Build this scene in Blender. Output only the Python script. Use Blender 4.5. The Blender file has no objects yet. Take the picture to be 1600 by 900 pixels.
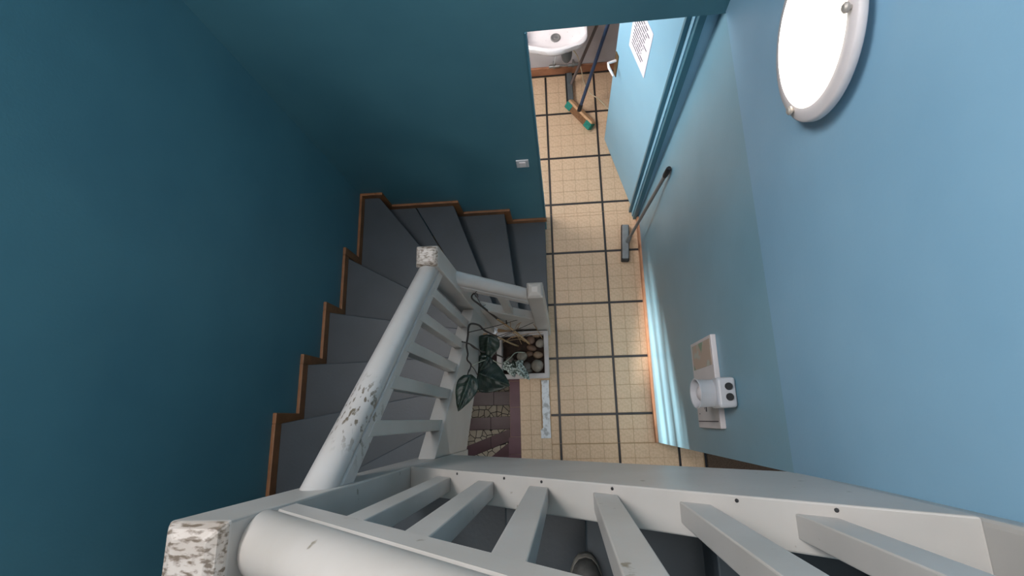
import bpy, bmesh, math, random
from mathutils import Vector, Matrix, Quaternion
random.seed(7)
scene = bpy.context.scene
COL = scene.collection

# ------------------------------------------------------------------ camera
CAM = Vector((0.0512, -0.0289, 3.680))
W = Vector((0.249939, 0.100476, -0.033595))
RM = Quaternion(W.normalized(), W.length).to_matrix()
cd = bpy.data.cameras.new('camera')
cd.sensor_width = 36.0
cd.lens = 805.95 / 1600 * 36
cd.clip_start = 0.02
cam = bpy.data.objects.new('camera', cd)
cam.matrix_world = Matrix.Translation(CAM) @ RM.to_4x4()
COL.objects.link(cam)
scene.camera = cam
scene.view_settings.view_transform = 'Standard'
scene.view_settings.look = 'None'
scene.view_settings.gamma = 1.0
scene.view_settings.exposure = 0.0
scene.cycles.caustics_reflective = False
scene.cycles.caustics_refractive = False

# ------------------------------------------------------------------ world + lights
world = bpy.data.worlds.new('world')
scene.world = world
world.use_nodes = True
world.node_tree.nodes['Background'].inputs[0].default_value = (0.75, 0.85, 1.0, 1)
world.node_tree.nodes['Background'].inputs[1].default_value = 0.6


def area_light(name, loc, target, sx, sy, power, color, spread=180):
    l = bpy.data.lights.new(name, 'AREA')
    l.shape = 'RECTANGLE'
    l.size, l.size_y = sx, sy
    l.energy = power
    l.color = color
    l.spread = math.radians(spread)
    o = bpy.data.objects.new(name, l)
    o.location = loc
    o.rotation_euler = (Vector(target) - Vector(loc)).to_track_quat('-Z', 'Y').to_euler()
    COL.objects.link(o)
    return o


# daylight through the upper stair window (high on the left wall, beyond the frame)
area_light('stair_window_daylight', (-1.12, 0.80, 4.15), (0.7, 0.2, 2.9), 0.9, 1.0, 73, (1.0, 0.95, 0.94))
# skylight over the stairwell
area_light('skylight_daylight', (-0.2, 0.0, 5.15), (-0.2, 0.0, 0), 1.2, 1.2, 30, (1.0, 0.92, 0.88))
# glazed entrance door at the near end of the lower hall
area_light('entrance_door_daylight', (0.9, -2.12, 1.1), (0.3, 0.5, 0.4), 1.0, 1.5, 22, (1.0, 0.96, 0.92))
# window of the washroom
area_light('washroom_window_daylight', (-0.86, 1.90, 1.6), (0.6, 2.4, 0.8), 0.8, 0.9, 41, (1.0, 0.97, 0.95))
# unseen fill added under the middle flight to brighten the basement stair
area_light('basement_fill', (-0.75, 0.15, 0.62), (-0.6, 0.0, -0.6), 0.3, 0.5, 1.7, (1.0, 0.93, 0.86))
# low sun through an added slatted opening, grazing the foot of the right wall
sl = bpy.data.lights.new('sun', 'SUN')
sl.energy = 44.0
sl.angle = math.radians(2.6)
sl.color = (1.0, 0.96, 0.9)
so = bpy.data.objects.new('sun', sl)
so.rotation_euler = Vector((0.25, 1.0, -0.15)).to_track_quat('-Z', 'Y').to_euler()
COL.objects.link(so)


# ------------------------------------------------------------------ materials
def lin(c):
    return tuple(((v / 255) / 12.92 if v / 255 <= 0.04045 else ((v / 255 + 0.055) / 1.055) ** 2.4) for v in c)


def mat(name, rgb, rough=0.5, rgb2=None, scale=8.0, stretch=(1, 1, 1), lo=0.35, hi=0.7, bump=0.0, bscale=60.0,
        metallic=0.0, spec=0.5, detail=4.0, rgb3=None, scale3=30.0, lo3=0.6, hi3=0.66, mask=None, coord='Object', stretch3=(1, 1, 1)):
    m = bpy.data.materials.new(name)
    m.use_nodes = True
    nt = m.node_tree
    b = nt.nodes['Principled BSDF']
    c = lin(rgb) + (1,)
    b.inputs['Base Color'].default_value = c
    b.inputs['Roughness'].default_value = rough
    b.inputs['Metallic'].default_value = metallic
    b.inputs['Specular IOR Level'].default_value = spec
    tc = nt.nodes.new('ShaderNodeTexCoord')

    def noise(sc, st, det):
        mp = nt.nodes.new('ShaderNodeMapping')
        mp.inputs['Scale'].default_value = st
        nt.links.new(tc.outputs[coord], mp.inputs[0])
        n = nt.nodes.new('ShaderNodeTexNoise')
        n.inputs['Scale'].default_value = sc
        n.inputs['Detail'].default_value = det
        nt.links.new(mp.outputs[0], n.inputs['Vector'])
        return n

    def ramp(src, lo, hi):
        r = nt.nodes.new('ShaderNodeMapRange')
        r.inputs[1].default_value = lo
        r.inputs[2].default_value = hi
        nt.links.new(src, r.inputs[0])
        return r.outputs[0]

    def mix(fac, a, bcol):
        x = nt.nodes.new('ShaderNodeMix')
        x.data_type = 'RGBA'
        nt.links.new(fac, x.inputs[0])
        if isinstance(a, tuple):
            x.inputs[6].default_value = a
        else:
            nt.links.new(a, x.inputs[6])
        x.inputs[7].default_value = bcol
        return x.outputs[2]
    cur = c
    if rgb2:
        cur = mix(ramp(noise(scale, stretch, detail).outputs[0], lo, hi), cur, lin(rgb2) + (1,))
    if rgb3:
        f = ramp(noise(scale3, stretch3, 6).outputs[0], lo3, hi3)
        if mask:                                   # wear kept near one worn spot (local position, radius)
            d = nt.nodes.new('ShaderNodeVectorMath')
            d.operation = 'DISTANCE'
            nt.links.new(tc.outputs['Object'], d.inputs[0])
            d.inputs[1].default_value = mask[0]
            mr = ramp(d.outputs['Value'], mask[1], mask[1] * 0.35)
            mu = nt.nodes.new('ShaderNodeMath')
            mu.operation = 'MULTIPLY'
            nt.links.new(f, mu.inputs[0])
            nt.links.new(mr, mu.inputs[1])
            f = mu.outputs[0]
        cur = mix(f, cur, lin(rgb3) + (1,))
    if not isinstance(cur, tuple):
        nt.links.new(cur, b.inputs['Base Color'])
    if bump:
        bn = nt.nodes.new('ShaderNodeBump')
        bn.inputs['Strength'].default_value = bump
        bn.inputs['Distance'].default_value = 0.002
        nt.links.new(noise(bscale, (1, 1, 1), 3).outputs[0], bn.inputs['Height'])
        nt.links.new(bn.outputs[0], b.inputs['Normal'])
    return m


TEAL = mat('teal_wall_paint', (72, 119, 133), 0.5, (66, 112, 127), 3, bump=0.15, bscale=120, spec=0.35)
BLUE = mat('light_blue_wall_paint', (137, 178, 203), 0.42, (129, 171, 197), 3, bump=0.12, bscale=120, spec=0.45)
BLUELOW = mat('light_blue_lower_wall', (126, 168, 186), 0.36, (118, 160, 178), 3, bump=0.12, bscale=120, spec=0.5)  # greyer blue for the wall below the kink
DOORBLUE = mat('door_blue_paint', (140, 190, 214), 0.4, (132, 182, 208), 2)
TEALTRIM = mat('teal_trim_paint', (58, 112, 130), 0.4)
CEIL = mat('ceiling_paint', (222, 224, 220), 0.8, (214, 216, 212), 3)
WASHWALL = mat('washroom_wall_paint', (205, 200, 202), 0.6, (190, 184, 186), 4)
GREYTREAD = mat('grey_step_paint', (54, 61, 67), 0.45, (48, 55, 60), 6, rgb3=(52, 54, 58), scale3=40, lo3=0.70, hi3=0.74, bump=0.2, bscale=90)
WOOD = mat('brown_skirting_wood', (132, 88, 54), 0.5, (106, 70, 42), 14, (1, 1, 1), bump=0.1)
WOODR = mat('orange_skirting_wood', (188, 138, 106), 0.5, (170, 118, 88), 14)
WHITE = mat('white_gloss_paint', (174, 169, 164), 0.38, (163, 158, 152), 5, rgb3=(120, 112, 98), scale3=34, lo3=0.70, hi3=0.75, bump=0.12, bscale=40)
WHITEWORN = mat('white_gloss_paint_chipped', (176, 168, 161), 0.45, (150, 140, 130), 16, rgb3=(98, 86, 74), scale3=150, lo3=0.48, hi3=0.62, stretch3=(0.4, 1, 1), bump=0.35, bscale=70)
NEWELSIDE = WHITE
TILE = mat('cream_floor_tile', (214, 183, 152), 0.45, (202, 170, 138), 60, lo=0.4, hi=0.62, rgb3=(168, 138, 104), scale3=160, lo3=0.62, hi3=0.7, coord='Object')
TILE2 = mat('cream_floor_tile_plain', (218, 190, 160), 0.45, (206, 176, 146), 60, lo=0.4, hi=0.62, rgb3=(176, 148, 114), scale3=160, lo3=0.64, hi3=0.7)
JOINT = mat('tile_joint', (176, 146, 112), 0.8)
BLACKSTRIP = mat('black_tile_strip', (40, 38, 40), 0.4)
PURPLE = mat('dark_red_edge_tile', (98, 66, 74), 0.35, (86, 56, 64), 10)
PURPLEJ = mat('edge_tile_joint', (120, 100, 100), 0.8)
STONEP = mat('paving_stone', (222, 210, 190), 0.6, (196, 182, 164), 14)
STONEQ = mat('paving_stone_pale', (230, 220, 202), 0.6, (204, 192, 174), 14)
MORTAR = mat('dark_mortar', (52, 44, 40), 0.9)
PLASTER = mat('bare_plaster', (226, 228, 232), 0.7, (176, 176, 176), 26, lo=0.5, hi=0.62)
PVC = mat('white_plastic', (194, 194, 198), 0.35)
PVCD = mat('warm_white_plastic', (220, 212, 212), 0.4, (206, 198, 198), 6)
PLANTERM = mat('planter_plastic', (190, 186, 186), 0.4, (170, 166, 164), 8)
SOIL = mat('soil', (36, 28, 24), 0.95, (62, 46, 38), 40, bump=1.0, bscale=60)
PEB = [mat('pebble_%s' % n, a, 0.55, b, 18) for n, a, b in (('pale', (146, 138, 126), (98, 92, 84)), ('brown', (108, 84, 68), (78, 60, 48)), ('grey', (106, 102, 96), (76, 72, 68)), ('tan', (142, 120, 98), (104, 86, 68)))]
LEAFD = mat('dark_leaf', (40, 56, 46), 0.4, (28, 42, 36), 20)
LEAFV = mat('leaf_vein', (76, 94, 78), 0.5)
LEAFS = mat('silver_leaf', (176, 188, 184), 0.4, (66, 82, 76), 90, lo=0.45, hi=0.55)
BARK = mat('dark_bark', (52, 44, 40), 0.8, (34, 28, 26), 50)
TWIG = mat('dry_twig', (168, 140, 104), 0.7, (128, 100, 72), 40)
STEMP = mat('pale_stem', (170, 172, 156), 0.6)
CERAMIC = mat('sink_ceramic', (236, 228, 228), 0.18, (226, 218, 218), 8, rgb3=(170, 158, 152), scale3=60, lo3=0.7, hi3=0.74)
STEEL = mat('steel', (150, 148, 146), 0.3, metallic=0.9)
BRASS = mat('dull_brass', (120, 96, 66), 0.4, metallic=0.7)
DGREY = mat('dark_grey_plastic', (92, 96, 98), 0.5, (80, 84, 86), 20)
PGREY = mat('broom_grey_plastic', (132, 136, 138), 0.45, (116, 120, 122), 20)
BLACKP = mat('black_plastic', (24, 24, 26), 0.5)
GREYMETAL = mat('grey_painted_handle', (122, 118, 116), 0.4)
BROWNMETAL = mat('brown_handle', (104, 92, 90), 0.4)
BLUEMETAL = mat('dark_blue_handle', (52, 66, 92), 0.35)
BROOMWOOD = mat('broom_wood', (206, 164, 124), 0.6, (188, 146, 106), 12, (1, 8, 1))
BRISTLEB = mat('brown_bristles', (132, 92, 58), 0.8, (108, 72, 44), 90)
BRISTLEG = mat('green_bristles', (22, 128, 110), 0.7, (14, 104, 92), 90)
BRISTLEK = mat('dark_bristles', (58, 56, 56), 0.9, (40, 38, 38), 90)
MATM = mat('brown_door_mat', (104, 86, 70), 0.95, (78, 62, 50), 160, bump=1.0, bscale=300)
CABLE = mat('cream_cable', (206, 190, 160), 0.5)
SHOEM = mat('dark_shoe_upper', (62, 60, 58), 0.7, (84, 80, 76), 60)
SHOES = mat('shoe_sole', (120, 116, 108), 0.7, (92, 88, 82), 60)
SHOEK = mat('shoe_black', (22, 22, 22), 0.7)
SCREW = mat('screw_metal', (176, 168, 160), 0.4, metallic=0.3)
SOFFIT = mat('soffit_paint', (150, 150, 145), 0.8)


def emis(name, rgb, strength):
    m = mat(name, rgb, 0.3)
    b = m.node_tree.nodes['Principled BSDF']
    b.inputs['Emission Color'].default_value = lin(rgb) + (1,)
    b.inputs['Emission Strength'].default_value = strength
    return m


LAMPGLASS = emis('lamp_glass', (255, 246, 230), 3.2)


# ------------------------------------------------------------------ mesh helpers
class MB:
    def __init__(s):
        s.v, s.f, s.mi = [], [], []

    def add(s, vs, fs, mi=0):
        o = len(s.v)
        s.v += [tuple(p) for p in vs]
        s.f += [tuple(i + o for i in f) for f in fs]
        s.mi += [mi] * len(fs)
        return s

    def box(s, x0, x1, y0, y1, z0, z1, mi=0, M=None):
        vs = [Vector((x, y, z)) for z in (z0, z1) for y in (y0, y1) for x in (x0, x1)]
        if M:
            vs = [M @ p for p in vs]
        return s.add(vs, [(0, 2, 3, 1), (4, 5, 7, 6), (0, 1, 5, 4), (2, 6, 7, 3), (0, 4, 6, 2), (1, 3, 7, 5)], mi)

    def prism(s, poly, vec, mi=0):
        """poly: list of 3d points, extruded by vec"""
        n = len(poly)
        a = [Vector(p) for p in poly]
        b = [p + Vector(vec) for p in a]
        fs = [tuple(reversed(range(n))), tuple(range(n, 2 * n))] + [(i, (i + 1) % n, n + (i + 1) % n, n + i) for i in range(n)]
        return s.add(a + b, fs, mi)

    def tube(s, pts, rad, n=8, mi=0):
        pts = [Vector(p) for p in pts]
        if not isinstance(rad, (list, tuple)):
            rad = [rad] * len(pts)
        vs = []
        t0 = (pts[1] - pts[0]).normalized()
        u = t0.orthogonal().normalized()
        for i, p in enumerate(pts):
            t = (pts[min(i + 1, len(pts) - 1)] - pts[max(i - 1, 0)]).normalized()
            u = (u - t * u.dot(t)).normalized()
            w = t.cross(u)
            for k in range(n):
                a = 2 * math.pi * k / n
                vs.append(p + (u * math.cos(a) + w * math.sin(a)) * rad[i])
        fs = []
        for i in range(len(pts) - 1):
            for k in range(n):
                fs.append((i * n + k, i * n + (k + 1) % n, (i + 1) * n + (k + 1) % n, (i + 1) * n + k))
        fs.append(tuple(reversed(range(n))))
        fs.append(tuple((len(pts) - 1) * n + k for k in range(n)))
        return s.add(vs, fs, mi)

    def lathe(s, prof, M, n=32, mi=0):
        """prof: (r, h) pairs around the local z axis"""
        vs, fs = [], []
        for r, h in prof:
            for k in range(n):
                a = 2 * math.pi * k / n
                vs.append(M @ Vector((r * math.cos(a), r * math.sin(a), h)))
        for i in range(len(prof) - 1):
            for k in range(n):
                fs.append((i * n + k, i * n + (k + 1) % n, (i + 1) * n + (k + 1) % n, (i + 1) * n + k))
        fs.append(tuple(reversed(range(n))))
        fs.append(tuple((len(prof) - 1) * n + k for k in range(n)))
        return s.add(vs, fs, mi)

    def build(s, name, mats, parent=None, smooth=False, bevel=0.0, seg=2, origin=None, angle=40):
        me = bpy.data.meshes.new(name)
        o0 = Vector(origin) if origin is not None else Vector((0, 0, 0))
        me.from_pydata([tuple(Vector(p) - o0) for p in s.v], [], s.f)
        if not isinstance(mats, (list, tuple)):
            mats = [mats]
        for m in mats:
            me.materials.append(m)
        me.polygons.foreach_set('material_index', s.mi)
        bm = bmesh.new()
        bm.from_mesh(me)
        bmesh.ops.recalc_face_normals(bm, faces=bm.faces)
        bm.to_mesh(me)
        bm.free()
        me.update()
        if smooth:
            me.polygons.foreach_set('use_smooth', [True] * len(me.polygons))
            me.set_sharp_from_angle(angle=math.radians(angle))
        o = bpy.data.objects.new(name, me)
        COL.objects.link(o)
        o.location = o0
        if parent is not None:
            o.parent = parent
            o.location = o0 - pworld(parent)
        if bevel:
            md = o.modifiers.new('bevel', 'BEVEL')
            md.width = bevel
            md.segments = seg
            md.limit_method = 'ANGLE'
        return o


def pworld(o):
    p = Vector(o.location)
    while o.parent is not None:
        o = o.parent
        p += Vector(o.location)
    return p


def empty(name, loc):
    o = bpy.data.objects.new(name, None)
    o.empty_display_size = 0.1
    o.location = loc
    COL.objects.link(o)
    return o


def tag(o, label=None, cat=None, group=None, kind=None):
    if label:
        o['label'] = label
    if cat:
        o['category'] = cat
    if group:
        o['group'] = group
    if kind:
        o['kind'] = kind
    return o


def struct(o, label, cat):
    return tag(o, label, cat, kind='structure')


def R(d):
    return math.radians(d)


# ------------------------------------------------------------------ room shell
XL, YF = -1.176, 1.366           # left wall face, far wall face
XR = 0.640                       # right wall face at the floor (leans back to XU at the kink)
XU, ZK = 0.682, 2.07             # upper right wall face and the height of its kink
ZC = 5.2
YN = -0.92                       # near wall of the stair
struct(MB().box(XL - 0.12, XL, -2.3, YF + 0.1, -1.8, ZC).build('wall_left', TEAL),
       'tall teal painted wall left of the winding stair', 'wall')
m = MB()
m.box(XL - 0.12, -0.038, YF, YF + 0.10, -1.8, ZC)
m.box(-0.038, XU + 0.1, YF, YF + 0.10, 2.062, ZC)
struct(m.build('wall_far', TEAL), 'teal wall at the turn of the stair with the washroom doorway', 'wall')
m = MB()
m.prism([(XR, -0.19, 0), (XR + 0.0, 1.47, 0), (XR + 0.16, 1.47, 0), (XR + 0.16, -0.19, 0)], (0, 0, 0.0001))
m = MB()
prof = [(XR, 0), (XU, ZK), (XU + 0.12, ZK), (XU + 0.12, 0)]
m.prism([(x, -0.19, z) for x, z in prof], (0, 1.66, 0), 1)
prof = [(XU - 0.003, ZK), (XU - 0.003, ZC), (XU + 0.12, ZC), (XU + 0.12, ZK)]
m.prism([(x, -0.19, z) for x, z in prof], (0, 1.66, 0), 0)
struct(m.build('wall_right', [BLUE, BLUELOW]), 'light blue wall on the right carrying the lit round lamp', 'wall')
# hidden enclosure (near side, ceiling)
m = MB()
m.box(XL, -0.12, -2.3, -2.2, -0.14, ZC)
m.box(0.17, 2.2, -2.3, -2.2, -0.14, ZC)
m.box(-0.12, 0.17, -2.3, -2.2, -0.14, 0.40)
m.box(-0.12, 0.17, -2.3, -2.2, 1.16, ZC)
m.prism([(-0.12, -2.3, 0.84), (0.12, -2.3, 1.17), (-0.12, -2.3, 1.17)], (0, 0.1, 0))  # added wedge, trims the sun beam that reaches the right wall
struct(m.build('wall_near', TEAL), 'teal wall at the entrance end of the lower hall', 'wall')
struct(MB().box(XL, 2.2, YN - 0.1, YN, 2.75, ZC).build('wall_near_upper', TEAL), 'teal wall behind the upper flight', 'wall')
struct(MB().box(2.2, 2.3, -2.3, YF, 0, ZC).build('wall_hall_end', BLUE), 'light blue wall at the end of the entrance hall', 'wall')
struct(MB().box(XL - 0.12, 2.3, -2.3, YF + 0.1, ZC, ZC + 0.1).build('ceiling', CEIL), 'white ceiling above the stairwell', 'ceiling')
struct(MB().box(XL, 2.2, -2.2, YN - 0.02, 2.62, 2.78).build('ceiling_hall', CEIL), 'white ceiling of the lower entrance hall', 'ceiling')
struct(MB().box(0.53, 2.2, YN, -0.29, 2.70, 2.85).build('trim_1', GREYTREAD), 'grey painted upper landing beside the last step', 'landing')
dd2 = struct(MB().box(-0.12, 0.17, -2.27, -2.24, 0.395, 0.41).build('sun_slat_sill', DOORBLUE), 'added unseen slats that shape the sun streaks', 'door')
for zz, hh in ((0.45, 0.035), (0.66, 0.06), (0.80, 0.03), (0.86, 0.085), (1.00, 0.03), (1.06, 0.06)):  # slats added out of view to break the sun into streaks
    MB().box(-0.12, 0.17, -2.265, -2.245, zz, zz + hh).build('sun_slat', DOORBLUE, dd2)
# washroom
YB = 2.716
struct(MB().box(-0.95, 1.05, YB, YB + 0.1, 0, 2.5).build('wall_washroom_back', WASHWALL), 'whitish washroom wall behind the sink', 'wall')
m = MB()
m.box(-1.05, -0.95, YF + 0.1, YB + 0.1, 0, 2.5)
struct(m.build('wall_washroom_left', WASHWALL), 'whitish left wall of the washroom', 'wall')
struct(MB().box(0.92, 1.05, YF + 0.105, YB, 0, 2.5).build('wall_washroom_right', WASHWALL), 'whitish right wall of the washroom behind the open door', 'wall')
struct(MB().box(-1.05, 1.05, YF + 0.1, YB + 0.1, 2.5, 2.6).build('ceiling_washroom', CEIL), 'white washroom ceiling', 'ceiling')
struct(MB().box(-0.95, 0.92, YB - 0.02, YB, 0.0, 0.095).build('baseboard_washroom', mat('washroom_skirting', (172, 118, 88), 0.5, (150, 100, 72), 14), bevel=0.004),
       'brown skirting board below the sink', 'skirting')
struct(MB().box(-0.95, 0.92, YB - 0.027, YB - 0.02, 0.0, 0.012).build('trim_2', BLACKSTRIP), 'black strip along the washroom skirting', 'trim')

# door frame: two teal steps with a light strip between them
struct(MB().box(0.606, 0.634, 1.405, 1.43, 0.0, 2.062).build('trim_3', TEALTRIM, bevel=0.002), 'outer teal post of the washroom door frame', 'door frame')
struct(MB().box(0.600, 0.70, 1.43, 1.462, 0.0, 2.062).build('trim_4', DOORBLUE), 'light blue rebate between the two teal frame posts', 'door frame')
struct(MB().box(0.580, 0.70, 1.462, 1.485, 0.0, 2.062).build('trim_5', TEALTRIM, bevel=0.002), 'inner teal post of the washroom door frame', 'door frame')
m = MB()
m.box(-0.044, -0.034, YF - 0.006, YF + 0.012, 0.19, 2.062)
struct(m.build('trim_6', TEALTRIM, bevel=0.003), 'thin teal corner bead on the left doorway edge', 'trim')

struct(MB().box(0.634, 0.71, 1.412, 1.43, 0.0, 2.062).build('trim_8', BLUE), 'narrow light blue wall return beside the door frame', 'wall trim')
# door leaf
H0 = Vector((0.604, 1.487, 0)); H1 = Vector((0.438, 2.084, 0))
du = (H1 - H0).normalized(); LW = (H1 - H0).length
dn = Vector((-du.y, du.x, 0))            # towards the viewer's left
if dn.x > 0:
    dn = -dn
DM = Matrix(((du.x, dn.x, 0, H0.x), (du.y, dn.y, 0, H0.y), (0, 0, 1, 0), (0, 0, 0, 1)))   # local u (width), n (out of visible face), z


def dbox(mb, u0, u1, n0, n1, z0, z1, mi=0):
    return mb.box(u0, u1, n0, n1, z0, z1, mi, DM)


door = struct(dbox(MB(), 0, LW, -0.038, 0, 0.008, 2.05).build('door_1', DOORBLUE, bevel=0.002, origin=H0), 'light blue washroom door standing open with a notice on it', 'door')
m = MB()
dbox(m, LW - 0.052, LW - 0.012, 0.0, 0.006, 0.83, 1.02)
plate = m.build('handle_plate', BRASS, door, bevel=0.002)
m = MB()
a = DM @ Vector((LW - 0.03, 0.0, 0.96)); b = DM @ Vector((LW - 0.03, 0.055, 0.96)); c = DM @ Vector((LW - 0.055, 0.058, 0.95)); d = DM @ Vector((LW - 0.105, 0.045, 0.93))
m.tube([a, b, c, d], [0.009, 0.009, 0.009, 0.007], 10)
tag(m.build('lever_handle', CERAMIC, door, smooth=True), 'white lever handle')
m = MB()
m.tube([DM @ Vector((-0.004, 0.004, z)) for z in (1.50, 1.58, 1.66)], 0.009, 8)
tag(m.build('hinge', STEEL, door, smooth=True), 'grey steel hinge')

# notice on the door
m = MB()
pu0, pu1 = LW - 0.378, LW - 0.155
dbox(m, pu0, pu1, 0.0006, 0.0022, 1.235, 1.56)
paper = m.build('paper_notice', mat('notice_paper', (238, 228, 240), 0.8, (230, 220, 234), 6), origin=H0 + du * ((pu0 + pu1) / 2) + Vector((0, 0, 1.235)))
tag(paper, 'white printed notice taped to the open light blue door', 'notice')
m = MB()
rr = random.Random(3)
zz = 1.525
while zz > 1.285:
    u = pu1 - 0.026 - (0.02 if rr.random() < 0.2 else 0)
    end = pu0 + 0.028 + rr.random() * 0.05
    while u > end:
        w = 0.03 + rr.random() * 0.04
        dbox(m, max(u - w, end), u, 0.0023, 0.0026, zz - 0.0045, zz + 0.0045)
        u -= w + 0.005
    zz -= 0.0235
tag(m.build('text_lines', mat('notice_ink', (40, 36, 48), 0.8), paper), 'rows of dark print', kind='stuff')

# ------------------------------------------------------------------ floor
floor = MB()
floor.box(-0.345, 2.2, -2.2, YF + 0.02, -0.14, -0.002)
floor.box(-0.95, 0.92, YF + 0.02, YB, -0.14, -0.002)
floor.box(XL, -0.345, 0.56, YF, -0.14, -0.002)
floor.box(XL, -0.345, -2.2, -0.62, -0.14, -0.002)
floor = struct(floor.build('floor', JOINT), 'cream speckled small tile floor with black strips between squares', 'floor')
P, SW, G = 0.39, 0.0165, 0.0014
TS = (P - SW) / 4
tile_mesh = {}


def tile(x0, x1, y0, y1, mtl, name, h=0.0, parent=floor, g=G):
    w, d = round(x1 - x0 - g, 4), round(y1 - y0 - g, 4)
    if w < 0.006 or d < 0.006:
        return
    key = (w, d, mtl.name, name)
    if key not in tile_mesh:
        mb = MB()
        b = 0.0006
        vs = [(-w / 2, -d / 2, -0.004), (w / 2, -d / 2, -0.004), (w / 2, d / 2, -0.004), (-w / 2, d / 2, -0.004),
              (-w / 2 + b, -d / 2 + b, 0), (w / 2 - b, -d / 2 + b, 0), (w / 2 - b, d / 2 - b, 0), (-w / 2 + b, d / 2 - b, 0)]
        mb.add(vs, [(4, 5, 6, 7), (0, 1, 5, 4), (1, 2, 6, 5), (2, 3, 7, 6), (3, 0, 4, 7)])
        me = bpy.data.meshes.new(name)
        me.from_pydata(mb.v, [], mb.f)
        me.materials.append(mtl)
        tile_mesh[key] = me
    o = bpy.data.objects.new(name, tile_mesh[key])
    o.parent = parent
    o.location = ((x0 + x1) / 2, (y0 + y1) / 2, h)
    COL.objects.link(o)


def cells(lo, hi):
    """small tile intervals between the strips, clipped to lo..hi"""
    out = []
    k = math.floor(lo / P) - 1
    while k * P < hi:
        for i in range(4):
            a = k * P + SW / 2 + i * TS
            b = a + TS
            a, b = max(a, lo), min(b, hi)
            if b - a > 0.012:
                out.append((a, b))
        k += 1
    return out


ntile = 0
rest = MB()


def region(x0, x1, y0, y1, parts=True):
    global ntile
    for (xa, xb) in cells(x0, x1):
        for (ya, yb) in cells(y0, y1):
            if parts and ntile < 284:
                tile(xa, xb, ya, yb, TILE, 'tile', random.uniform(-0.0004, 0.0004))
                ntile += 1
            else:
                rest.box(xa + G / 2, xb - G / 2, ya + G / 2, yb - G / 2, -0.004, 0.0)
    k = math.ceil((x0 - SW / 2) / P)
    while k * P < x1:
        if k * P - SW / 2 >= x0 - 0.01 and k * P + SW / 2 <= x1 + 0.01:
            tile(k * P - SW / 2, k * P + SW / 2, y0, y1, BLACKSTRIP, 'tile_strip', 0.0004)
        k += 1
    k = math.ceil((y0 - SW / 2) / P)
    while k * P < y1:
        if k * P - SW / 2 >= y0:
            tile(x0, x1, k * P - SW / 2, k * P + SW / 2, BLACKSTRIP, 'tile_strip', 0.0002)
        k += 1


region(-0.06, XR - 0.001, -0.19, 1.482)                # corridor
region(-0.17, 0.60, 1.482, YB - 0.03)                  # washroom in view
# two columns of plain tiles left of the plaster strip
for xa, xb in ((-0.272, -0.199), (-0.199, -0.127)):
    y = -0.42
    while y < 0.5:
        tile(xa, xb, y, min(y + 0.0975, 0.55), TILE2, 'tile', random.uniform(-0.0004, 0.0004))
        y += 0.0975
y = -0.42
while y < -0.16:
    tile(-0.127, -0.062, y, min(y + 0.0975, -0.152), TILE2, 'tile')
    y += 0.0975
rest.box(-0.127, -0.062, 0.24, 0.55, -0.004, 0.0)
for xa, xb in ((-0.272, -0.199), (-0.199, -0.127), (-0.127, -0.062)):
    for k in range(10):
        rest.box(xa + G / 2, xb - G / 2, -0.4215 - 0.0975 * (k + 1) + G, -0.4215 - 0.0975 * k, -0.004, 0.0)
region(-0.06, 0.93, -0.42, -0.19, True)
region(-0.06, 0.93, -1.4, -0.42, False)
tag(rest.build('tile', TILE, floor), 'rest of the small cream floor tiles', kind='stuff')
# bare plaster line where a partition stood
m = MB()
rr = random.Random(5)
L_, R_ = [], []
n = 22
for i in range(n + 1):
    y = -0.152 + 0.392 * i / n
    w = 0.020 if y < -0.075 else rr.uniform(-0.004, 0.004)
    L_.append((-0.117 - (0.016 if y < -0.085 else 0.0) + rr.uniform(-0.002, 0.002), y, -0.003))
    R_.append((-0.066 + rr.uniform(-0.0015, 0.0015), y, -0.003))
m.prism(L_ + R_[::-1], (0, 0, 0.006))
tag(m.build('plaster_strip', PLASTER, floor), 'strip of bare white plaster on the floor')
m = MB()
m.box(0.938, 0.952, -2.0, -0.20, -0.002, 0.004)
struct(m.build('trim_7', BLACKSTRIP), 'black edge strip beside the brown door mat', 'trim')
tag(MB().box(0.954, 2.1, -1.9, -0.21, -0.002, 0.008).build('door_mat', MATM, bevel=0.002), 'brown bristly door mat past the end of the right wall', 'mat')

# dark red edge tiles of the basement stair opening
for (ya, yb, x0) in ((0.24, 0.555, -0.345), (0.06, 0.24, -0.345), (-0.14, 0.06, -0.345), (-0.255, -0.14, -0.358), (-0.42, -0.255, -0.358), (-0.62, -0.42, -0.358)):
    tile(x0, -0.272, ya, yb, PURPLE, 'edge_tile', 0.0006)

# right wall skirting
m = MB()
m.prism([(XR - 0.013, -0.19, 0), (XR + 0.003, -0.19, 0), (XR + 0.003, -0.19, 0.062), (XR - 0.009, -0.19, 0.062), (XR - 0.013, -0.19, 0.055)], (0, 1.592, 0))
struct(m.build('baseboard_right', WOODR), 'pale orange wooden skirting along the light blue wall', 'skirting')

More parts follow.
